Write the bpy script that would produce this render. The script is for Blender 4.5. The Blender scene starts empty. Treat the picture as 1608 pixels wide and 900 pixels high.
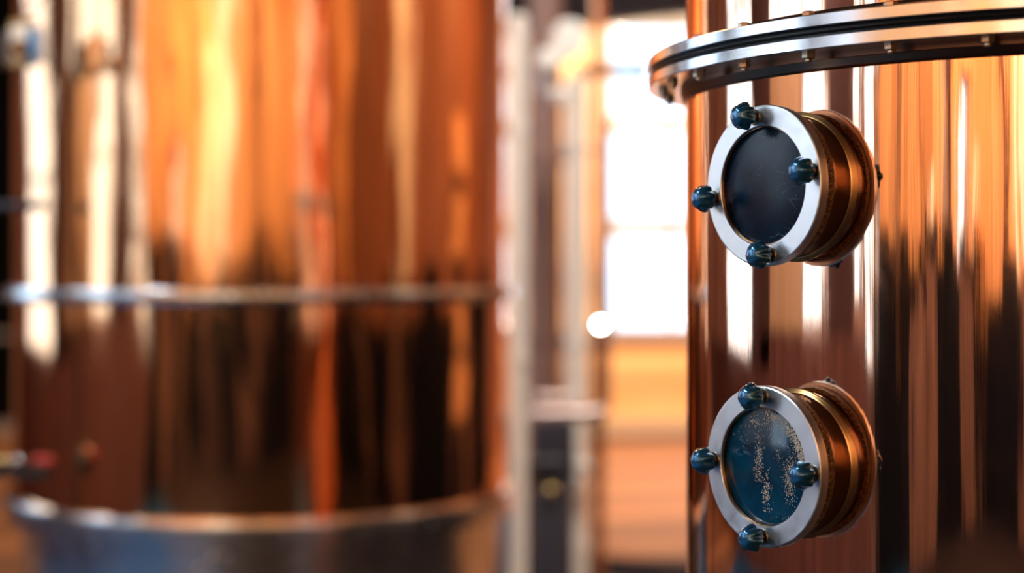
import bpy, bmesh, math, random
from mathutils import Vector, Matrix, noise
random.seed(7)
PI = math.pi
COL = bpy.context.scene.collection
FPX, YH, CZ = 2543.6, 416.2, 1.5          # lens (px), horizon row, eye height

def at(px, py, d):
    return Vector(((px-804)/FPX*d, d, CZ-(py-YH)/FPX*d))

# ------------------------------------------------------------ materials
def mat(name, base=(.8,.8,.8), metal=0, rough=.5, **kw):
    m = bpy.data.materials.new(name); m.use_nodes = True
    b = m.node_tree.nodes['Principled BSDF']
    b.inputs['Base Color'].default_value = (*base, 1)
    b.inputs['Metallic'].default_value = metal
    b.inputs['Roughness'].default_value = rough
    for k, v in kw.items():
        b.inputs[k.replace('_', ' ')].default_value = v
    return m

def nd(m, t, **kw):
    n = m.node_tree.nodes.new(t)
    for k, v in kw.items(): setattr(n, k, v)
    return n

def lk(m, a, b): m.node_tree.links.new(a, b)

def noise_tex(m, scale_vec, scale, detail=3, rough=.5, dist=0):
    tc = nd(m, 'ShaderNodeTexCoord'); mp = nd(m, 'ShaderNodeMapping')
    mp.inputs['Scale'].default_value = scale_vec
    n = nd(m, 'ShaderNodeTexNoise')
    n.inputs['Scale'].default_value = scale; n.inputs['Detail'].default_value = detail
    n.inputs['Roughness'].default_value = rough; n.inputs['Distortion'].default_value = dist
    lk(m, tc.outputs['Object'], mp.inputs['Vector']); lk(m, mp.outputs[0], n.inputs['Vector'])
    return n.outputs['Fac']

def ramp(m, fac, stops):
    r = nd(m, 'ShaderNodeValToRGB'); e = r.color_ramp.elements
    while len(e) < len(stops): e.new(.5)
    for el, (p, c) in zip(e, stops): el.position = p; el.color = (*c, 1)
    lk(m, fac, r.inputs[0]); return r.outputs[0]

def bump(m, fac, strength, dist, prev=None):
    b = nd(m, 'ShaderNodeBump'); b.inputs['Strength'].default_value = strength
    b.inputs['Distance'].default_value = dist
    lk(m, fac, b.inputs['Height'])
    if prev: lk(m, prev, b.inputs['Normal'])
    return b.outputs[0]

def P(m): return m.node_tree.nodes['Principled BSDF']

def copper(name, c1, c2, rough, streak, sd):
    m = mat(name, c1, 1, rough)
    f = noise_tex(m, (1,1,.35), 5, 5, .6, .6)
    lk(m, ramp(m, f, [(.3, c2), (.62, c1)]), P(m).inputs['Base Color'])
    f3 = noise_tex(m, (1,1,.6), 9, 6, .7, 1.2)
    lk(m, ramp(m, f3, [(.35, (rough*.7,)*3), (.75, (rough*1.9,)*3)]), P(m).inputs['Roughness'])
    f2 = noise_tex(m, (1,1,.012), 130, 3, .55)
    f4 = noise_tex(m, (1,1,.10), 26, 2, .5)
    n = bump(m, f2, streak, sd); n = bump(m, f4, 1, sd*6, n)
    lk(m, n, P(m).inputs['Normal'])
    return m

M = {}
M['copper'] = copper('polished_copper', (.96,.60,.42), (.90,.50,.33), .045, 1, .00006)
M['copper_far'] = copper('copper_sheet', (.97,.55,.30), (.92,.47,.23), .06, 1, .00012)
m = M['port_copper'] = mat('port_copper', (.55,.33,.2), 1, .24)
f = noise_tex(m, (1,1,1), 40, 5, .6)
lk(m, ramp(m, f, [(.3,(.20,.105,.06)),(.7,(.40,.235,.13))]), P(m).inputs['Base Color'])
lk(m, bump(m, noise_tex(m,(1,1,1),300,3),.35,.0004), P(m).inputs['Normal'])
m = M['grit'] = mat('gritty_sealant', (.16,.09,.045), .5, .45)
f = noise_tex(m,(1,1,1),420,5,.7)
lk(m, bump(m, f,1,.0016), P(m).inputs['Normal'])
lk(m, ramp(m, f, [(.45,(.07,.035,.02)),(.68,(.6,.38,.17))]), P(m).inputs['Base Color'])
M['weld'] = mat('weld_highlight', (.75,.42,.17), 1, .26)  # gold tone paints the highlight along the weld fillet
M['collar'] = mat('dark_copper_collar', (.22,.12,.08), 1, .3)  # collar in a darker copper tone
def steel(name, base, rough, sv, sc, st=.25):
    m = mat(name, base, 1, rough)
    f = noise_tex(m, sv, sc, 4, .6)
    lk(m, bump(m, f, st, .0003), P(m).inputs['Normal'])
    f2 = noise_tex(m, (1,1,1), 30, 5, .6)
    lk(m, ramp(m, f2, [(.3,(rough*.75,)*3),(.75,(rough*1.5,)*3)]), P(m).inputs['Roughness'])
    return m
M['flange'] = steel('brushed_flange_steel', (.78,.80,.82), .19, (1,1,14), 30, .22)
M['steel_far'] = steel('steel', (.66,.70,.74), .2, (1,1,8), 14, .15)
M['dull_steel'] = steel('dull_steel', (.80,.78,.74), .42, (1,1,8), 14, .15)
M['pink_steel'] = mat('pinkish_steel', (.60,.46,.42), .8, .4)
M['bolt'] = steel('bolt_steel', (.50,.42,.33), .3, (1,1,1), 200, .3)
M['dark_steel'] = mat('dark_steel', (.05,.055,.07), .6, .4)
M['pump'] = mat('dark_grey_paint', (.035,.035,.05), .1, .45)
M['rubber'] = mat('black_rubber', (.008,.010,.014), 0, .32)
# face ring: brushed round the axis
m = M['face'] = mat('turned_face_steel', (.90,.94,.97), 1, .36)
tc = nd(m,'ShaderNodeTexCoord'); sx = nd(m,'ShaderNodeSeparateXYZ'); lk(m, tc.outputs['Object'], sx.inputs[0])
ln = nd(m,'ShaderNodeVectorMath', operation='LENGTH'); cx = nd(m,'ShaderNodeCombineXYZ')
lk(m, sx.outputs[0], cx.inputs[0]); lk(m, sx.outputs[1], cx.inputs[1]); lk(m, cx.outputs[0], ln.inputs[0])
cz = nd(m,'ShaderNodeCombineXYZ'); lk(m, ln.outputs['Value'], cz.inputs[0])
nz = nd(m,'ShaderNodeTexNoise'); nz.inputs['Scale'].default_value = 900; nz.inputs['Detail'].default_value = 4
lk(m, cz.outputs[0], nz.inputs['Vector'])
bn = bump(m, nz.outputs['Fac'], .35, .0003)
lk(m, bn, P(m).inputs['Normal'])
f2 = noise_tex(m, (1,1,1), 45, 6, .7)
lk(m, ramp(m, f2, [(.35,(.28,)*3),(.7,(.46,)*3)]), P(m).inputs['Roughness'])
m = M['knob'] = mat('dark_blue_knob_plastic', (.02,.16,.34), .6, .24, Coat_Weight=1.0, Coat_Roughness=.15)
lk(m, bump(m, noise_tex(m,(1,1,1),260,3),.25,.0004), P(m).inputs['Normal'])
M['stud'] = steel('stud_steel', (.35,.29,.22), .3, (1,1,1), 200)

def film_mat(name, clean, dirty, scratch, lo, hi, speck):
    m = mat(name, clean, 0, .26 if speck else .10, IOR=1.5)
    f = noise_tex(m, (1,1,1), 28, 5, .6, .5)
    c = ramp(m, f, [(lo, clean), (hi, dirty)])
    s = nd(m,'ShaderNodeTexVoronoi'); s.feature='DISTANCE_TO_EDGE'; s.inputs['Scale'].default_value = 38
    tcn = nd(m,'ShaderNodeTexCoord'); mp = nd(m,'ShaderNodeMapping'); mp.inputs['Scale'].default_value=(1,2.2,1)
    mp.inputs['Rotation'].default_value=(0,0,.7)
    lk(m,tcn.outputs['Object'],mp.inputs[0]); lk(m,mp.outputs[0],s.inputs['Vector'])
    e = ramp(m, s.outputs['Distance'], [(.0,(1,1,1)),(.022,(0,0,0))])
    g = ramp(m, noise_tex(m,(1,1,1),22,3,.5,0), [(.52,(0,0,0)),(.72,(1,1,1))])
    mu = nd(m,'ShaderNodeMix', data_type='RGBA', blend_type='MULTIPLY'); mu.inputs[0].default_value=1
    lk(m,e,mu.inputs[6]); lk(m,g,mu.inputs[7])
    mx = nd(m,'ShaderNodeMix', data_type='RGBA'); lk(m,mu.outputs[2],mx.inputs[0])
    lk(m,c,mx.inputs[6]); mx.inputs[7].default_value=(*scratch,1)
    sp = ramp(m, noise_tex(m,(1,1,1),520,1,.5), [(.70,(0,0,0)),(.76,(1,1,1))])
    m2 = nd(m,'ShaderNodeMix', data_type='RGBA', blend_type='MULTIPLY'); m2.inputs[0].default_value=1
    lk(m,sp,m2.inputs[6]); lk(m,g,m2.inputs[7])
    m3 = nd(m,'ShaderNodeMix', data_type='RGBA'); lk(m,m2.outputs[2],m3.inputs[0]); lk(m,mx.outputs[2],m3.inputs[6]); m3.inputs[7].default_value=(.5,.6,.65,1)
    lk(m,m3.outputs[2],P(m).inputs['Base Color'])
    if speck: P(m).inputs['Specular IOR Level'].default_value = .3
    return m
M['film_clear'] = film_mat('smoked_sight_glass', (.001,.007,.024), (.004,.024,.062), (.16,.34,.46), .3,.75,1)
M['film_wet'] = film_mat('misted_sight_glass', (.001,.026,.066), (.004,.078,.155), (.03,.16,.22), .3,.7,0)
M['drop'] = mat('water_drop', (.85,.82,.68), 0, .1, IOR=1.33)
M['black'] = mat('dark_interior', (.002,.004,.008), 0, .6)

# thin clear window pane
m = M['pane'] = bpy.data.materials.new('window_glass'); m.use_nodes = True
nt = m.node_tree; nt.nodes.remove(P(m)); out = nt.nodes['Material Output']
tr = nd(m,'ShaderNodeBsdfTransparent'); gl = nd(m,'ShaderNodeBsdfGlossy'); gl.inputs['Roughness'].default_value=.05
ms = nd(m,'ShaderNodeMixShader'); ms.inputs[0].default_value=.06
lk(m,tr.outputs[0],ms.inputs[1]); lk(m,gl.outputs[0],ms.inputs[2]); lk(m,ms.outputs[0],out.inputs[0])

def wood(name, a, b, sv, sc, rough=.5, plank=None, slant=0, lo=.62):
    m = mat(name, a, 0, rough)
    f = noise_tex(m, sv, sc, 5, .6, .8)
    c = ramp(m, f, [(.3, b), (.7, a)])
    if plank:
        axis, width, gap = plank
        tc = nd(m,'ShaderNodeTexCoord'); sp = nd(m,'ShaderNodeSeparateXYZ'); lk(m,tc.outputs['Object'],sp.inputs[0])
        ma = nd(m,'ShaderNodeMath', operation='MULTIPLY_ADD'); lk(m,sp.outputs[0 if axis else 1],ma.inputs[0]); ma.inputs[1].default_value=slant; lk(m,sp.outputs[axis],ma.inputs[2])
        md = nd(m,'ShaderNodeMath', operation='DIVIDE'); lk(m,ma.outputs[0],md.inputs[0]); md.inputs[1].default_value=width
        fr = nd(m,'ShaderNodeMath', operation='FRACT'); lk(m,md.outputs[0],fr.inputs[0])
        fl = nd(m,'ShaderNodeMath', operation='FLOOR'); lk(m,md.outputs[0],fl.inputs[0])
        wn = nd(m,'ShaderNodeTexWhiteNoise', noise_dimensions='1D'); lk(m,fl.outputs[0],wn.inputs['W'])
        tone = ramp(m, wn.outputs['Value'], [(0,(lo,lo*.93,lo*.88)),(1,(1.15,1.12,1.1))])
        g = ramp(m, fr.outputs[0], [(0,(.12,.12,.12)),(gap,(1,1,1))])
        for col in (tone, g):
            mu = nd(m,'ShaderNodeMix', data_type='RGBA', blend_type='MULTIPLY'); mu.inputs[0].default_value=1
            lk(m,c,mu.inputs[6]); lk(m,col,mu.inputs[7]); c = mu.outputs[2]
    lk(m, c, P(m).inputs['Base Color'])
    return m
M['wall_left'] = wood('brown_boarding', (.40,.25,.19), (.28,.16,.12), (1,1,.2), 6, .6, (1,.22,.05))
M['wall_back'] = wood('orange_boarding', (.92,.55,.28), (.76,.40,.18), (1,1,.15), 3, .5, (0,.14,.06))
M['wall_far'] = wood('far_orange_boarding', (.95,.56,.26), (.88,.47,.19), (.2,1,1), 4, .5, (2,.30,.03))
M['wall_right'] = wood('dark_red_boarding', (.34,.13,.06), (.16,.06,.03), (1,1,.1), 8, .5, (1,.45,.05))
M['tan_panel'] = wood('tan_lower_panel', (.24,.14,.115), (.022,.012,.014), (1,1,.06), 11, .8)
M['lit_boards'] = wood('reflected_orange_boards', (.92,.55,.28), (.76,.38,.16), (1,1,.15), 3, .5, (1,.11,.10), lo=.5)  # bright boards for unseen panels added to the copper reflections
M['gold_panel'] = wood('golden_panel', (.50,.35,.23), (.38,.25,.15), (1,1,.2), 3, .5)
M['brown_pipe'] = mat('brown_pipe_paint', (.34,.20,.16), 0, .45)
M['cream_paint'] = mat('cream_pipe_paint', (.86,.80,.72), .0, .3)
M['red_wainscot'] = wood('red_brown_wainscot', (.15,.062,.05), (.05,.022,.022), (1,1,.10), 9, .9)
M['cream_panel'] = wood('reflected_cream_panel', (.95,.92,.88), (.93,.86,.78), (1,1,.5), 2, .7)  # pale surface for unseen panels added as bright reflected streaks
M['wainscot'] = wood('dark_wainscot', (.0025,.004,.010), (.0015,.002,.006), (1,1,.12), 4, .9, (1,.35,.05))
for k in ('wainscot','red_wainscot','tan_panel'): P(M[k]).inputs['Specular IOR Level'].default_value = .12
M['floor'] = wood('floor_boards', (.62,.25,.09), (.36,.14,.055), (.15,1,1), 5, .75, (1,.62,.06), slant=-.35, lo=.3)
M['floor_dark'] = wood('blue_reflected_floor', (.005,.10,.24), (.003,.05,.13), (1,1,1), 1, .35)
M['floor_brown'] = wood('dark_brown_floor', (.012,.008,.010), (.006,.004,.007), (1,1,1), 1, .8)
P(M['floor_brown']).inputs['Specular IOR Level'].default_value = .15
M['ceiling'] = wood('ceiling_boards', (.06,.035,.025), (.03,.018,.014), (1,.2,1), 4, .7)
M['beam'] = mat('dark_beam', (.04,.022,.016), 0, .6)
M['frame'] = mat('window_frame_paint', (.35,.30,.27), 0, .45)
M['post'] = mat('brown_painted_steel', (.055,.026,.026), .2, .4)
M['blue'] = mat('blue_enamel', (.0,.22,.55), .1, .25)
M['brass'] = mat('brass', (.80,.62,.28), 1, .25)
M['red'] = mat('red_plastic', (.45,.03,.02), 0, .35)
M['dial'] = mat('cream_dial', (.95,.92,.86), 0, .5)
M['mat'] = mat('matt_dark', (.02,.015,.02), 0, 1, Specular_IOR_Level=.05)
M['glint'] = mat('glint_glow', (1,1,1), 0, .3, Emission_Color=(1,.97,.92,1), Emission_Strength=60)

# ------------------------------------------------------------ geometry helpers
def finish(name, bm, material, parent=None, smooth=True, matrix=None, auto=35):
    bmesh.ops.recalc_face_normals(bm, faces=bm.faces)
    me = bpy.data.meshes.new(name); 
    for f in bm.faces: f.smooth = smooth
    if smooth and auto:
        a = math.radians(auto)
        for e in bm.edges:
            if len(e.link_faces) == 2 and e.calc_face_angle(0) > a: e.smooth = False
    bm.to_mesh(me); bm.free()
    me.materials.append(material)
    o = bpy.data.objects.new(name, me); COL.objects.link(o)
    if matrix is not None: o.matrix_world = matrix
    if parent: o.parent = parent
    return o

def root(name, label, cat, loc=(0,0,0), group=None, matrix=None):
    o = bpy.data.objects.new(name, None); COL.objects.link(o)
    o.empty_display_size = .05
    if matrix is not None: o.matrix_world = matrix
    else: o.location = loc
    o['label'] = label; o['category'] = cat
    if group: o['group'] = group
    return o

def lathe(bm, prof, seg=96, mtx=Matrix(), cap0=False, cap1=False):
    rings = []
    for r, z in prof:
        rings.append([bm.verts.new(mtx @ Vector((r*math.cos(2*PI*i/seg), r*math.sin(2*PI*i/seg), z))) for i in range(seg)])
    for a, b in zip(rings, rings[1:]):
        for i in range(seg):
            bm.faces.new((a[i], a[(i+1)%seg], b[(i+1)%seg], b[i]))
    if cap0: bm.faces.new(rings[0][::-1])
    if cap1: bm.faces.new(rings[-1])
    return rings

def box(bm, a, b):
    a, b = Vector(a), Vector(b); c = (a+b)/2; s = b-a
    bmesh.ops.create_cube(bm, size=1, matrix=Matrix.Translation(c) @ Matrix.Diagonal((abs(s.x),abs(s.y),abs(s.z),1)))

def tube(bm, p0, p1, r, seg=24):
    p0, p1 = Vector(p0), Vector(p1); d = p1-p0
    q = d.to_track_quat('Z','Y').to_matrix().to_4x4()
    lathe(bm, [(r,0),(r,d.length)], seg, Matrix.Translation(p0) @ q, True, True)

def path_tube(bm, pts, r, seg=20):
    pts = [Vector(p) for p in pts]; rings = []
    for i, p in enumerate(pts):
        t = (pts[min(i+1,len(pts)-1)]-pts[max(i-1,0)]).normalized()
        q = t.to_track_quat('Z','Y').to_matrix()
        rings.append([bm.verts.new(p + q @ Vector((r*math.cos(2*PI*k/seg), r*math.sin(2*PI*k/seg), 0))) for k in range(seg)])
    for a, b in zip(rings, rings[1:]):
        best = min(range(seg), key=lambda s: (a[0].co-b[s].co).length)
        for k in range(seg):
            bm.faces.new((a[k], a[(k+1)%seg], b[(k+1+best)%seg], b[(k+best)%seg]))
    bm.faces.new(rings[0][::-1]); bm.faces.new(rings[-1])

def sphere(bm, c, r, seg=24, sz=1):
    bmesh.ops.create_uvsphere(bm, u_segments=seg, v_segments=seg//2, radius=r, matrix=Matrix.Translation(c) @ Matrix.Diagonal((1,1,sz,1)))

def wavy_wall(bm, R, z0, z1, seg, rows, layers, seed):
    """cylinder wall of hand rolled sheet: radius wanders slightly"""
    rings = []
    for j in range(rows+1):
        z = z0+(z1-z0)*j/rows; ring = []
        for i in range(seg):
            a = 2*PI*i/seg; ca, sa = math.cos(a), math.sin(a); dr = 0
            for amp, sh, szz in layers:
                dr += amp*noise.noise(Vector((ca*R*sh+seed, sa*R*sh+seed*2, z*szz+seed)))
            fade = min(1, (z-z0)/.03, (z1-z)/.03)
            r = R + dr*max(fade,0)
            ring.append(bm.verts.new((r*ca, r*sa, z)))
        rings.append(ring)
    for a, b in zip(rings, rings[1:]):
        for i in range(seg): bm.faces.new((a[i], a[(i+1)%seg], b[(i+1)%seg], b[i]))
    return rings

# ------------------------------------------------------------ the sight glass column
C1 = Vector((.6452, 1.8931, 0)); R1, RF = .4395, .4841
ZT, ZB, ZC = CZ+.2422, CZ+.2084, CZ+.1936
still = root('copper_column', 'polished copper column with a bolted steel flange and two round sight glasses', 'column', C1)
bm = bmesh.new()
lay1 = [(.00045, 7, 1.6), (.00020, 22, 3.0)]
wavy_wall(bm, R1, .35, ZB-.001, 720, 90, lay1, 3.3)
finish('lower_shell', bm, M['copper'], still, auto=0)
bm = bmesh.new()
wavy_wall(bm, R1, ZT+.001, 3.6, 720, 60, lay1, 8.1)
finish('upper_shell', bm, M['copper'], still, auto=0)
bm = bmesh.new()
lathe(bm, [(R1+.03,.0),(R1+.03,.02),(R1+.006,.03),(R1+.006,.33),(R1+.015,.335),(R1+.015,.352),(R1-.01,.352)], 160)
finish('base_skirt', bm, M['steel_far'], still)
bm = bmesh.new()
lathe(bm, [(R1-.01,3.6),(R1+.012,3.6),(R1+.012,3.62),(R1*.9,3.72),(R1*.5,3.83),(.12,3.88),(.12,4.3)], 160)
finish('dome', bm, M['copper'], still)
def plate(name, z0, z1, r=RF, mt='flange', b=.0009):
    bm = bmesh.new()
    lathe(bm, [(R1-.004,z0),(r-b,z0),(r,z0+b),(r,z1-b),(r-b,z1),(R1-.004,z1),(R1-.004,z0)], 256)
    return finish(name, bm, M[mt], still)
PT = .0121
plate('flange_plate', ZT-PT, ZT)
plate('flange_plate', ZB, ZB+PT)
bm = bmesh.new()
lathe(bm, [(R1-.004,ZB+PT),(RF-.004,ZB+PT),(RF-.0032,ZB+PT+.0022),(RF-.0042,ZB+PT+.0034),(RF-.0018,ZB+PT+.0048),(RF-.0040,ZT-PT-.0008),(RF-.0045,ZT-PT),(R1-.004,ZT-PT)], 256)
finish('gasket', bm, M['rubber'], still)
bm = bmesh.new()
lathe(bm, [(R1-.002,ZB),(R1+.0065,ZB),(R1+.0065,ZB-.005),(R1+.0052,ZB-.0065),(R1+.0042,ZB-.0125),(R1+.002,ZC-.0002),(R1-.002,ZC-.0012)], 256)
finish('flange_collar', bm, M['collar'], still)
bm = bmesh.new()
lathe(bm, [(R1-.002,ZT),(R1+.0065,ZT),(R1+.0065,ZT+.007),(R1+.002,ZT+.011),(R1-.002,ZT+.011)], 256)
finish('flange_collar', bm, M['collar'], still)
def hexa(bm, c, r, z0, z1, rot=0):
    lathe(bm, [(r*.55,z0),(r,z0),(r,z1-(z1-z0)*.18),(r*.86,z1)], 6, Matrix.Translation(c) @ Matrix.Rotation(rot,4,'Z'), True, True)
for k in range(32):
    a = math.radians(38.2 + 11.25*k)
    p = Vector((-math.sin(a), -math.cos(a), 0))*(R1+.60*(RF-R1)); rot = random.uniform(0,1)
    bm = bmesh.new(); hexa(bm, p, .0066, 0, .0065, rot)
    lathe(bm, [(.0036,.005),(.0036,.0085),(.003,.0095)], 12, Matrix.Translation(p), False, True)
    for v in bm.verts: v.co.z = ZB+.0002-v.co.z
    finish('bolt_nut', bm, M['bolt'], still, auto=25)
    bm = bmesh.new(); hexa(bm, p+Vector((0,0,ZT-.0002)), .0066, 0, .0068, rot+.3)
    finish('bolt_head', bm, M['bolt'], still, auto=25)

# sight glass ports
PA = math.radians(54.41); NV = Vector((-math.sin(PA), -math.cos(PA), 0)); TV = Vector((math.cos(PA), -math.sin(PA), 0))
L, RP, RI, RR = .0489, .0803, .0593, .0705
def star_knob(mtx, port):
    k = finish_knob(mtx, port)
    return k
def knob_bm():
    bm = bmesh.new(); seg, lob = 84, 7
    prof = [(.0002,.0236),(.0035,.0234),(.0065,.0225),(.0092,.0204),(.0113,.0174),(.0126,.0136),(.0127,.0108),(.0117,.0092),(.0085,.0078),(.0066,.0068),(.0064,.0042)]
    dep  = [0,.01,.03,.06,.11,.17,.21,.21,.14,.0,.0]
    rings = []
    for (r, z), d in zip(prof, dep):
        ring = []
        for i in range(seg):
            a = 2*PI*i/seg; w = (.5+.5*math.cos(lob*a))**.7
            rr = r*(1-d*(1-w)+.06*d*w)
            ring.append(bm.verts.new((rr*math.cos(a), rr*math.sin(a), z)))
        rings.append(ring)
    for a, b in zip(rings, rings[1:]):
        for i in range(seg): bm.faces.new((a[i], a[(i+1)%seg], b[(i+1)%seg], b[i]))
    bm.faces.new(rings[0]); bm.faces.new(rings[-1])
    return bm
knob_src = None
def port(zc, rot, wet):
    # local frame: x = tangent to the right, y = up, z = out along the port axis
    o = C1 + Vector((0,0,zc)) + NV*R1
    mtx = Matrix(((TV.x,0,NV.x,o.x),(TV.y,0,NV.y,o.y),(0,1,0,o.z),(0,0,0,1)))
    what = 'misted' if wet else 'clear'
    def part(name, prof, mt, parent, seg=160, auto=30, saddle=False, **k):
        bm = bmesh.new(); rings = lathe(bm, prof, seg, Matrix(), **k)
        if saddle:
            for v in bm.verts:
                if v.co.z < .012:
                    w = min(1, (.012-v.co.z)/.012) if v.co.z > 0 else 1
                    v.co.z -= w*(R1-math.sqrt(max(R1*R1-v.co.x**2, 0)))
        ob = finish(name, bm, M[mt], None, auto=auto)
        ob.parent = parent
        return ob
    pr = bpy.data.objects.new('sight_glass_port', None); COL.objects.link(pr)
    pr.parent = still; pr.matrix_local = Matrix.Translation(-C1) @ mtx
    pr['label'] = 'lower sight glass port with condensation on its glass' if wet else 'upper sight glass port with dark scratched glass'
    part('neck', [(RR+.0060,-.0060),(RR+.0040,-.0012),(RR+.0022,.0006),(RR+.0010,.0022),(RR+.0002,.0042),(RR-.0002,.0070),(RR-.0002,.0150),(RR,.0200),
                  (RR+.0008,.0215),(RR+.0016,.0222),(RR+.0010,.0232)], 'port_copper', pr, saddle=True)
    part('weld_bead', [(RR+.0070,-.0022),(RR+.0054,.0000),(RR+.0040,.0008),(RR+.0026,.0016),(RR+.0012,.0026),(RR-.001,.0032)], 'weld', pr, saddle=True)
    part('seal_ring', [(RR,.0230),(RR+.0026,.0234),(RR+.0046,.0250),(RR+.0054,.0290),(RR+.0050,.0335),(RR+.0040,.0352),(RR+.0010,.0358)], 'grit', pr)
    part('gasket', [(.060,.0356),(.0722,.0356),(.0730,.0368),(.0724,.0382),(.060,.0382)], 'rubber', pr)
    part('clamp_ring', [(RI+.004,.0380),(RP-.0010,.0380),(RP-.0002,.0388),(RP,L-.0020),(RP-.0006,L-.0007),(RP-.0018,L),
                        (RI+.0007,L),(RI,L-.0007),(RI,L-.0063),(RI+.004,L-.0063),(RI+.004,.0380)], 'face', pr)
    part('inner_lip', [(RI-.0002,L-.0030),(RI-.0012,L-.0030),(RI-.0012,L-.0068),(RI-.0002,L-.0068),(RI-.0002,L-.0030)], 'port_copper', pr)
    part('glass', [(RI+.003,L-.0098),(RI+.003,L-.0073),(RI-.001,L-.0058),(.0001,L-.0058)], 'film_wet' if wet else 'film_clear', pr, cap1=True)
    if wet:
        bm = bmesh.new(); rnd = random.Random(5)
        def blobs(n, cx, cy, sx, sy, lo, hi):
            for _ in range(n):
                x, y = rnd.gauss(cx, sx), rnd.gauss(cy, sy)
                if math.hypot(x,y)*1.07 > RI-.003: continue
                r = rnd.uniform(lo, hi)*1.15
                bmesh.ops.create_icosphere(bm, subdivisions=1, radius=r, matrix=Matrix.Translation((x*1.07,y*1.07,L-.0058)) @ Matrix.Diagonal((1,rnd.uniform(.9,1.5),.5,1)))
        # x right, y up, metres on the glass
        for t in range(26):                                   # band following the right rim
            a = math.radians(88-t*3.6); blobs(26+ (t>10)*30, (RI-.012)*math.cos(a), (RI-.012)*math.sin(a), .0032, .003, .00022, .00052)
        blobs(420, .031, -.006, .0042, .012, .00022, .0005)
        blobs(190, -.009, .008, .0028, .012, .00022, .0005)
        blobs(60, -.011, -.006, .0028, .006, .00022, .0005)
        blobs(170, .001, -.024, .003, .0075, .00022, .0006)
        blobs(30, .016, .012, .002, .006, .0002, .0005)
        blobs(110, -.010, .038, .012, .005, .0002, .0005)
        blobs(40, -.030, .024, .006, .006, .0002, .0004)
        blobs(40, .010, .030, .012, .010, .0002, .0004)
        d = finish('condensation_drops', bm, M['drop'], None, auto=0); d.parent = pr; d['kind'] = 'stuff'
    for q, jig in zip(range(4), (0,.4,.9,.2)):
        a = PI/2*q + math.radians(rot)
        km = Matrix.Translation((.0698*math.cos(a), .0698*math.sin(a), L)) @ Matrix.Rotation(jig+(1.1 if wet else 0)+q,4,'Z') @ Matrix.Scale(1.12,4)
        kb = finish('star_knob', knob_bm(), M['knob'], None, auto=50); kb.parent = still
        kb.matrix_local = Matrix.Translation(-C1) @ mtx @ km
        bm = bmesh.new(); lathe(bm, [(.0042,-.001),(.0042,.0072)], 24, Matrix(), True, True)
        lathe(bm, [(.0075,-.0003),(.0075,.0012)], 24, Matrix(), True, True)
        st = finish('stud', bm, M['stud'], None); st.parent = kb
port(CZ+.0789, 9, False)
port(CZ-.2003, 0, True)

# ------------------------------------------------------------ the big vessel at left
C2 = Vector((-.6747, 4.4491, 0)); R2, RB = .6624, .685
ves = root('copper_vessel', 'large round copper vessel with steel hoops, out of focus at left', 'vessel', C2)
bm = bmesh.new(); wavy_wall(bm, R2, .87, 3.4, 720, 160, [(.0024, 4.0, 1.3), (.0017, 9, 2.8), (.0006, 22, 5)], 5.7)
finish('shell', bm, M['copper_far'], ves, auto=0)
bm = bmesh.new(); lathe(bm, [(R2-.01,1.408),(RB,1.408),(RB+.001,1.410),(RB+.001,1.441),(RB,1.443),(R2-.01,1.443)], 200)
finish('middle_hoop', bm, M['steel_far'], ves)
bm = bmesh.new(); lathe(bm, [(R2-.01,.901),(RB-.001,.901),(RB,.899),(RB,.881),(RB-.003,.879),(RB-.003,.875),(RB,.873),(RB,.845),(RB-.003,.843),(R2-.03,.843)], 200)
finish('lower_hoop', bm, M['steel_far'], ves)
bm = bmesh.new(); lathe(bm, [(R2-.02,.843),(R2-.02,.30),(R2+.01,.28),(R2+.01,.0)], 200)
finish('steel_base', bm, M['steel_far'], ves)
bm = bmesh.new(); lathe(bm, [(R2,3.4),(R2+.02,3.4),(R2+.02,3.43),(R2*.85,3.62),(R2*.45,3.82),(.1,3.9),(.1,4.3)], 160)
finish('dome', bm, M['copper_far'], ves)

# ------------------------------------------------------------ instrument post at far left
ip = root('instrument_post', 'dark post with clamp arms and a blue fitting beside the large vessel', 'instrument post', (-1.42,3.86,0))
def pl(px, py, d): return at(px,py,d)-Vector((-1.42,3.86,0))
bm = bmesh.new(); tube(bm, (0,0,.0), (0,0,2.6), .022); lathe(bm, [(.09,0),(.09,.015),(.03,.02)], 32)
finish('post', bm, M['dark_steel'], ip)
bm = bmesh.new(); a = pl(-60,78,3.86); b = pl(22,78,3.86); box(bm, (a.x,a.y-.02,a.z-.04), (b.x,b.y+.02,b.z+.04))
bmesh.ops.bevel(bm, geom=bm.edges[:], offset=.006, segments=2, affect='EDGES')
arm = finish('clamp_arm', bm, M['dark_steel'], ip)
bm = bmesh.new(); a = pl(20,42,3.83); b = pl(70,97,3.83); box(bm, (a.x,a.y-.03,b.z), (b.x,b.y+.03,a.z))
bmesh.ops.bevel(bm, geom=bm.edges[:], offset=.008, segments=2, affect='EDGES')
cb = finish('clamp_block', bm, M['cream_paint'], arm)
bm = bmesh.new(); a = pl(44,42,3.78); b = pl(58,97,3.78); box(bm, (a.x,a.y-.004,b.z), (b.x,b.y+.02,a.z))
bmesh.ops.bevel(bm, geom=bm.edges[:], offset=.003, segments=2, affect='EDGES')
finish('blue_band', bm, M['blue'], ip)
for py in (38,100):
    bm = bmesh.new(); a = pl(18,py,3.82); b = pl(56,py-2,3.82); tube(bm, a, b, .012); finish('clamp_bolt', bm, M['brass'], ip)
bm = bmesh.new(); tube(bm, pl(30,76,3.78), pl(30,76,3.74), .02); finish('round_knob', bm, M['brass'], ip)
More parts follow.
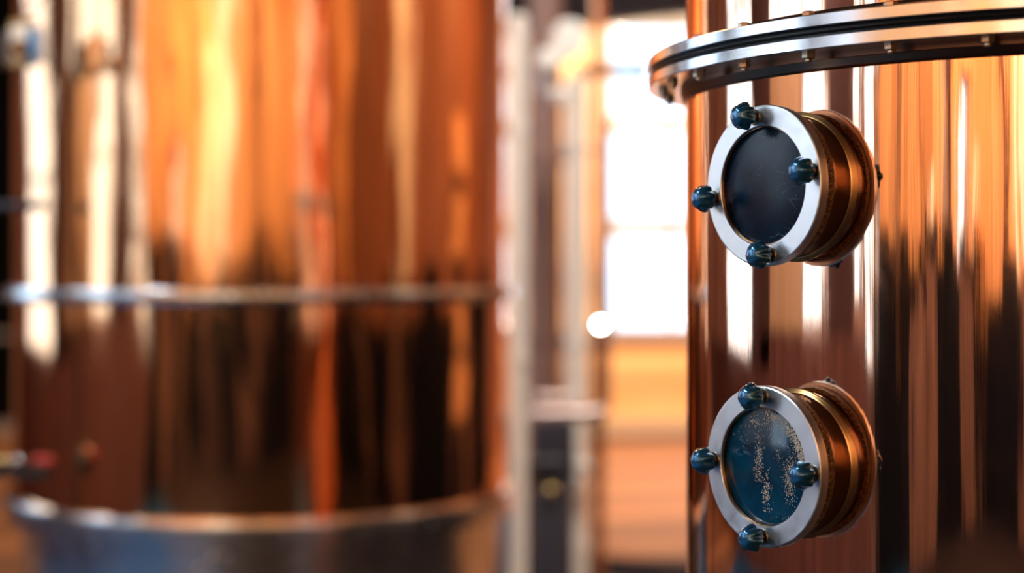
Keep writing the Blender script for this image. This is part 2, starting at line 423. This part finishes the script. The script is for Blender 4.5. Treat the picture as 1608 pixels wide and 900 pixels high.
bm = bmesh.new(); tube(bm, pl(-45,325,3.86), pl(64,322,3.86), .011); sphere(bm, pl(64,322,3.86), .013); finish('rod_arm', bm, M['dark_steel'], ip)
bm = bmesh.new(); a = pl(-50,742,3.86); b = pl(75,742,3.86); box(bm, (a.x,a.y-.02,b.z-.014), (b.x,b.y+.02,a.z+.014)); lower = finish('lower_arm', bm, M['black'], ip, smooth=False)
for px, mt in ((4,'brass'),(28,'steel_far'),(60,'red'),(76,'red')):
    bm = bmesh.new(); sphere(bm, pl(px,724,3.84), .013); finish('valve_button', bm, M[mt], ip)

# ------------------------------------------------------------ pipework between the vessels
def vpipe(name, label, px, w, d, y0, y1, mt, cap='cap'):
    p = at(px, YH, d); zt = at(px,y0,d).z; zb = 0 if y1 is None else at(px,y1,d).z
    r = w/2/FPX*d
    o = root(name, label, 'pipe', (p.x, p.y, zb))
    bm = bmesh.new(); lathe(bm, [(r,0),(r,zt-zb-r*.3),(r*.8,zt-zb-r*.08),(r*.3,zt-zb)], 40, Matrix(), True, True)
    finish('pipe_body', bm, M[mt], o)
    if zb == 0:
        bm = bmesh.new(); lathe(bm, [(r*1.8,0),(r*1.8,.012),(r*1.02,.012)], 40, Matrix(), True, False); finish('floor_flange', bm, M['dull_steel'], o)
    for k in range(3):
        z = .5+k*.7
        if z < zt-zb-.1:
            bm = bmesh.new(); lathe(bm, [(r*.98,z),(r*1.16,z),(r*1.16,z+.03),(r*.98,z+.03)], 40); finish('pipe_collar', bm, M[mt], o)
    return o
vpipe('steel_pipe', 'bright steel standpipe right beside the large copper vessel', 813, 30, 5.0, 22, None, 'cream_paint')
vpipe('copper_pipe', 'wide dull brown pipe just right of the bright steel standpipe', 856, 56, 6.4, -160, None, 'brown_pipe')
vpipe('steel_pipe', 'pale steel pipe under the round gauge, between two brown pipes', 905, 36, 5.7, 118, None, 'cream_paint')
vpipe('copper_pipe', 'thin orange copper pipe left of the bright far window', 939, 20, 6.0, -160, None, 'copper_far')
# gauge
g = at(893,62,5.6)
gr = root('pressure_gauge', 'round pale dial gauge on top of the steel pipe, blurred', 'gauge', g)
TOY = Matrix.Rotation(PI/2,4,'X')
bm = bmesh.new(); lathe(bm, [(.01,-.03),(.058,-.03),(.062,-.02),(.062,.012),(.056,.014),(.054,.008)], 64, TOY, True, False); finish('gauge_case', bm, M['dull_steel'], gr)
bm = bmesh.new(); lathe(bm, [(.0545,.006),(.0545,.008)], 64, TOY, True, True); finish('dial', bm, M['dial'], gr)
bm = bmesh.new(); box(bm, (-.002,-.0105,-.005), (.002,-.0092,.045)); finish('needle', bm, M['dark_steel'], gr, smooth=False)
bm = bmesh.new(); pa, pb = at(893,62,5.6)-g, at(858,96,5.6)-g
path_tube(bm, [Vector((0,.03,-.02)), Vector((-.012,.05,-.04)), pb+Vector((.01,.03,.015)), pb+Vector((0,.01,0)), pb+Vector((0,.01,-.12))], .03); finish('elbow', bm, M['dull_steel'], gr)
bm = bmesh.new(); sphere(bm, at(862,98,5.5)-g, .05, 32); finish('valve_body', bm, M['dial'], gr)
bm = bmesh.new(); sphere(bm, at(878,150,5.45)-g, .034, 32); finish('valve_handle', bm, M['dial'], gr)
# bent pipe
pts = [at(955,186,5.42)]
for py in range(230,620,40): pts.append(at(955,py,5.42))
c = at(940,632,5.42)
for k in range(7):
    a = k/6*PI/2; pts.append(c+Vector((.0314*math.cos(a),0,-.0380*math.sin(a))))
pts += [at(x,650,5.42) for x in (920,890,860,845)]
o = root('bent_pipe', 'thin steel pipe bending into a horizontal run near the window', 'pipe', at(955,410,5.42))
b0 = at(955,410,5.42)
bm = bmesh.new(); path_tube(bm, [p-b0 for p in pts if p.z > at(0,640,5.42).z-.001 or True], .009); finish('drop_pipe', bm, M['steel_far'], o)
bm = bmesh.new(); tube(bm, at(838,652,5.39)-b0, at(942,648,5.39)-b0, .026); sphere(bm, at(838,652,5.39)-b0, .026); sphere(bm, at(942,648,5.39)-b0, .026); finish('cross_pipe', bm, M['pink_steel'], o)
bm = bmesh.new(); tube(bm, at(842,624,5.42)-b0, at(900,624,5.42)-b0, .018); finish('branch_pipe', bm, M['pink_steel'], o)
# rail across window
o = root('rail', 'dark horizontal rod crossing in front of the bright window', 'rod', at(960,111,6.2))
b0 = at(960,111,6.2); bm = bmesh.new(); tube(bm, at(906,111,6.2)-b0, at(1010,111,6.2)-b0, .026); finish('rod', bm, M['post'], o)
bm = bmesh.new(); sphere(bm, at(1010,111,6.2)-b0, .030); finish('end_cap', bm, M['post'], o)
# pump
o = root('pump_housing', 'dark grey pump housing standing below the pipework', 'pump', (at(868,0,5.3).x, 5.3, 0))
b0 = Vector((at(868,0,5.3).x,5.3,0)); zt = at(0,762,5.3).z
bm = bmesh.new(); lathe(bm, [(.10,0),(.10,.03),(.066,.05),(.066,zt-.03),(.055,zt)], 48, Matrix(), True, True); finish('housing', bm, M['pump'], o)
bm = bmesh.new(); a = at(836,735,5.3)-b0; b = at(902,660,5.3)-b0; box(bm, (a.x,-.05,a.z-.06), (b.x,.05,b.z)); bmesh.ops.bevel(bm, geom=bm.edges[:], offset=.012, segments=3, affect='EDGES'); finish('valve_block', bm, M['pump'], o)
bm = bmesh.new(); a = at(838,726,5.2)-b0; tube(bm, a, at(884,724,5.2)-b0, .016); finish('lever', bm, M['rubber'], o)
bm = bmesh.new(); sphere(bm, at(865,770,5.2)-b0, .02); finish('drain_cap', bm, M['brass'], o)
bm = bmesh.new(); sphere(bm, at(914,731,5.3)-b0, .026); finish('outlet_cap', bm, M['dial'], o)
o = root('storage_drum', 'bluish grey drum standing low between the large vessel and the pump', 'drum', (at(812,0,5.5).x, 5.6, 0))
zt = at(0,722,5.5).z
bm = bmesh.new(); lathe(bm, [(.075,0),(.075,.01),(.07,.02),(.07,zt*.45),(.074,zt*.46),(.07,zt*.48),(.07,zt-.01),(.074,zt),(.05,zt+.004)], 48, Matrix(), True, True); finish('drum_body', bm, M['steel_far'], o)
o = root('floor_dark_sheet', 'thin dark sheet on the orange floor boards at the bottom edge', 'mat', (.95,7.75,0))
o.rotation_euler = (0,0,-.5)
bm = bmesh.new(); box(bm, (-.75,-.28,0), (.75,.28,.012)); bmesh.ops.bevel(bm, geom=bm.edges[:], offset=.004, segments=2, affect='EDGES'); finish('dark_sheet', bm, M['mat'], o)  # thin dark sheet over part of the floor boards
# lamp
p = at(943,510,5.85); o = root('glint_bead', 'small round white lamp made by an added glowing bead on the thin copper pipe', 'glint', p)
bm = bmesh.new(); sphere(bm, Vector((0,0,0)), .012); finish('glow_bead', bm, M['glint'], o)  # added glowing bead stands in for a bright glint on a fitting
bm = bmesh.new(); tube(bm, (0,.008,0), (-.005,.13,0), .010); finish('glint_holder', bm, M['dark_steel'], o)

# ------------------------------------------------------------ the room
X0, X1, Y0, Y1, H = -5.5, 5.0, -5.5, 14.4, 4.4
def struct(name, bm, mt, parent=None, smooth=False):
    o = finish(name, bm, M[mt], parent, smooth=smooth)
    if not parent: o['kind'] = 'structure'
    return o
bm = bmesh.new(); box(bm, (X0-.2,5.8,-.1), (X1+.2,Y1+.2,0)); struct('floor', bm, 'floor')
bm = bmesh.new(); box(bm, (X0-.2,-1.4,-.1), (-1.6,5.8,0)); struct('floor', bm, 'floor_dark')  # unseen blue area added so the steel hoops pick up blue
bm = bmesh.new(); box(bm, (X0-.2,Y0-.2,-.1), (X1+.2,-1.4,0)); box(bm, (-1.6,-1.4,-.1), (X1+.2,5.8,0)); struct('floor', bm, 'floor_brown')
bm = bmesh.new(); box(bm, (X0-.2,Y0-.2,H), (X1+.2,Y1+.2,H+.1)); struct('ceiling', bm, 'ceiling')
WN = [0]
def wall(name, axis, c0, c1, u0, u1, holes, mt, nrows=3, ncols=2):
    """axis 'x': plane across x (a side wall), u runs along y; axis 'y': u runs along x"""
    def bx(bm, ua, ub, za, zb, k0=c0, k1=c1):
        if ub-ua < 1e-4 or zb-za < 1e-4: return
        box(bm, (k0,ua,za), (k1,ub,zb)) if axis == 'x' else box(bm, (ua,k0,za), (ub,k1,zb))
    bm = bmesh.new(); holes = sorted(holes); u = u0
    for a, b, za, zb in holes:
        bx(bm, u, a, 0, H); bx(bm, a, b, 0, za); bx(bm, a, b, zb, H); u = b
    bx(bm, u, u1, 0, H)
    struct(name, bm, mt)
    mid = (c0+c1)/2
    for a, b, za, zb in holes:
        WN[0] += 1; bm = bmesh.new(); t = .05
        for q in ((a,a+t,za,zb),(b-t,b,za,zb),(a,b,za,za+t),(a,b,zb-t,zb)): bx(bm, *q, mid-.05, mid+.05)
        nc = max(1, round((b-a)/.55)); nr = max(2, round((zb-za)/.87))
        for i in range(1,nc): uu = a+(b-a)*i/nc; bx(bm, uu-.012, uu+.012, za, zb, mid-.02, mid+.02)
        for zz in ((1.83,2.75,3.69) if axis == 'y' else [za+(zb-za)*i/nr for i in range(1,nr)]): bx(bm, a, b, zz-(.092 if axis == 'y' else .02), zz+(.092 if axis == 'y' else .02), mid-.02, mid+.02)
        w = struct('window_%d' % WN[0], bm, 'frame')
        bm = bmesh.new(); bx(bm, a+t, b-t, za+t, zb-t, mid-.003, mid+.003); finish('pane', bm, M['pane'], w, smooth=False)
wall('wall_left', 'x', X0-.2, X0, Y0-.2, Y1+.2, [(5.0,7.2,1.0,3.9),(2.30,4.1,2.52,4.1),(1.42,2.35,1.2,3.9),(0,.34,1.3,3.9),(-.5,-.14,1.0,3.9),(-1.26,-1.17,.9,3.9),(-3.32,-3.14,1.55,3.9),(-4.75,-4.12,1.45,2.6)], 'wall_left')  # high clerestory opening added to brighten the port faces
wall('wall_back', 'y', Y0-.2, Y0, X0, X1, [], 'wall_back')
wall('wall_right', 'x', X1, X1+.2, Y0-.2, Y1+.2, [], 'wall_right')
wall('wall_far', 'y', Y1, Y1+.2, X0, X1, [(.855,3.6,.90,4.2)], 'wall_far')
tn = [0]
def trim_or_prop(a, b, mt):  # real edging, plus unseen panels added to shape the copper reflections
    tn[0] += 1; bm = bmesh.new(); box(bm, a, b); struct('trim_or_prop_%d' % tn[0], bm, mt)
trim_or_prop((X0,2.4,1.2),(X0+.06,3.8,2.5),'gold_panel')  # from here: unseen coloured panels and posts added to stripe the reflections
trim_or_prop((X0,3.85,1.0),(X0+.08,4.95,4.4),'post')
trim_or_prop((X0,.4,1.2),(X0+.06,1.38,4.4),'post')
trim_or_prop((X0,-.5,0),(X0+.08,-.14,.98),'tan_panel')
trim_or_prop((X0,-.14,0),(X0+.08,4.4,1.18),'red_wainscot')
trim_or_prop((X0,4.4,0),(X0+.08,9.5,1.02),'red_wainscot')
trim_or_prop((X0,-1.15,1.36),(X0+.06,-.54,4.4),'lit_boards')
trim_or_prop((X0,-1.3,1.0),(X0+.05,-3.1,4.2),'lit_boards')
trim_or_prop((X0,-2.2,1.0),(X0+.08,-2.24,4.4),'post')
trim_or_prop((X0,-3.38,1.0),(X0+.09,-3.62,4.4),'post')
trim_or_prop((X0,-3.64,1.0),(X0+.05,-4.1,4.2),'lit_boards')
trim_or_prop((X0,-4.78,1.0),(X0+.05,-5.5,4.2),'lit_boards')
trim_or_prop((X0,-4.1,2.64),(X0+.05,-4.78,4.2),'lit_boards')
trim_or_prop((X0,-2.5,1.5),(X0+.07,-2.66,2.0),'cream_panel')
trim_or_prop((X0,-5.0,1.5),(X0+.07,-5.2,2.2),'cream_panel')
# unseen dark boxes of uneven height, added to shape the copper reflections
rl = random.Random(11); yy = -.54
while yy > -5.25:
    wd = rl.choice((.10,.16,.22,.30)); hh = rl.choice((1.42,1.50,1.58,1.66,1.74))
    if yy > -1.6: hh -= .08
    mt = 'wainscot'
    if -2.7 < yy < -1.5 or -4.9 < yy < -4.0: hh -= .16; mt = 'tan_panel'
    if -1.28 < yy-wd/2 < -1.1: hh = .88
    trim_or_prop((X0,yy-wd,0),(X0+.20,yy-.012,hh),mt)
    if mt == 'tan_panel': trim_or_prop((X0+.02,yy-wd,hh),(X0+.18,yy-wd*.45,hh+.2),'wainscot')
    yy -= wd
xx = X0+.3
while xx < X1-.3:  # more added boxes along the back wall
    wd = rl.choice((.18,.28,.42)); hh = rl.choice((1.28,1.36,1.46,1.54,1.62))
    k = 'tan_panel' if rl.random() < .12 or xx > 2.6 else 'wainscot'
    trim_or_prop((xx,Y0,0),(xx+wd-.012,Y0+.22,hh),k); xx += wd
yy = -5.2
while yy < 9.5:  # and added boxes along the right wall
    wd = rl.choice((.22,.4,.6)); hh = rl.choice((1.2,1.34,1.42,1.5))
    k = 'tan_panel' if rl.random() < .3 else 'wainscot'
    trim_or_prop((X1-.2,yy,0),(X1,yy+wd-.012,hh),k); yy += wd
trim_or_prop((-3.98,Y0,1.42),(-3.72,Y0+.05,3.2),'cream_panel')  # unseen panels and posts added for streaks reflected in the vessel
trim_or_prop((-3.45,Y0,1.5),(-3.0,Y0+.05,3.3),'cream_panel')
trim_or_prop((-2.6,Y0,1.42),(-1.7,Y0+.05,3.9),'cream_panel')
trim_or_prop((-4.45,Y0,1.42),(-4.32,Y0+.12,4.4),'post')
trim_or_prop((-2.9,Y0,1.42),(-2.78,Y0+.12,4.4),'lit_boards')
trim_or_prop((.2,Y0,1.42),(.45,Y0+.12,4.4),'post')
trim_or_prop((X1-.06,2.0,1.4),(X1,2.6,4.4),'cream_panel')
trim_or_prop((X1-.05,-3.2,1.36),(X1,-1.5,3.6),'lit_boards')
for z in (.75,1.15,1.75,2.2): trim_or_prop((X1-.24,5.45,z-.16),(X1-.2,6.2,z+.16),'lit_boards')  # added orange segments that reflect as a beaded stripe
trim_or_prop((X0,Y1-.03,0),(X1,Y1,.11),'frame')
trim_or_prop((X0,Y1-.12,.86),(X1-1,Y1,.90),'frame')
trim_or_prop((X0,Y1-.05,.11),(-3.6,Y1,H),'wainscot')
# dark tie beam overhead
bm = bmesh.new(); box(bm, (-3.4,-.07,2.81), (.95,.07,3.08)); o = struct('trim_or_prop_%d' % (tn[0]+1), bm, 'beam')
o.location = (.19,9.09,0); o.rotation_euler = (0,0,math.atan2(-.55,.658))

# ------------------------------------------------------------ light
def area(name, loc, rot, size, power, color, shape='RECTANGLE', sy=None):
    l = bpy.data.lights.new(name, 'AREA'); l.shape = shape; l.size = size; l.size_y = sy or size
    l.energy = power; l.color = color
    o = bpy.data.objects.new(name, l); COL.objects.link(o); o.location = loc
    o.rotation_euler = rot; return o
def aim(o, target):
    o.rotation_euler = (Vector(target)-o.location).to_track_quat('-Z','Y').to_euler()
warm = (1,.77,.50)
o = area('added_wall_light', (-2.6,-3.0,4.2), (0,0,0), 1.0, 200, (1,.88,.74), sy=.4); aim(o, (-2.8,-5.5,1.9))  # unseen area light added to brighten the reflected back wall
o = area('added_wall_light', (-3.2,1.6,4.2), (0,0,0), 1.0, 170, (.85,.95,1), sy=.4); aim(o, (-5.0,1.6,0))  # added cool light to brighten the blue floor area
for n, loc, tgt, pw in (('added_wall_light', (1.2,-3.2,4.2), (1.2,-5.5,1.9), 105),  # unseen warm lights added to brighten the walls that the copper reflects
                        ('added_wall_light', (-3.3,-3.8,4.2), (-5.5,-3.9,2.0), 150), ('added_wall_light', (-3.6,3.0,4.2), (-5.5,3.0,2.0), 45), ('added_wall_light', (-3.3,-1.3,4.2), (-5.5,-1.3,2.0), 85),
                        ('added_wall_light', (3.0,-1.5,4.2), (5,-2.2,1.9), 90), ('added_wall_light', (3.2,6.0,4.2), (5,5.8,1.4), 170), ('added_wall_light', (3.4,2.4,4.2), (5,2.3,1.9), 60),
                        ('added_light', (.8,11.4,4.2), (1.0,14.2,.8), 480), ('added_light', (2.6,10.8,4.2), (2.4,12.5,0), 40)):  # added to brighten the far wall and floor
    o = area(n, loc, (0,0,0), 1.0, pw, warm, sy=.4); aim(o, tgt)
o = area('added_light', (.5,2.9,4.2), (0,0,0), .8, 150, (1,.93,.85)); aim(o, (.12,5.4,1.5))  # unseen light added to brighten the pipework

w = bpy.data.worlds.new('sky'); bpy.context.scene.world = w; w.use_nodes = True
bg = w.node_tree.nodes['Background']; bg.inputs[0].default_value = (.72,.92,1.14,1); bg.inputs[1].default_value = 3.6

# ------------------------------------------------------------ camera
cd = bpy.data.cameras.new('camera'); cam = bpy.data.objects.new('camera', cd); COL.objects.link(cam)
cam.location = (0,0,CZ); cam.rotation_euler = (PI/2,0,0)
cd.sensor_width = 36; cd.lens = FPX/1608*36; cd.shift_y = -(450-YH)/1608
cd.dof.use_dof = True; cd.dof.focus_distance = 1.60; cd.dof.aperture_fstop = cd.lens/31.0
cd.clip_start = .05
sc = bpy.context.scene; sc.camera = cam
sc.view_settings.view_transform = 'Standard'; sc.view_settings.look = 'None'
sc.view_settings.gamma = 1; sc.view_settings.exposure = 0
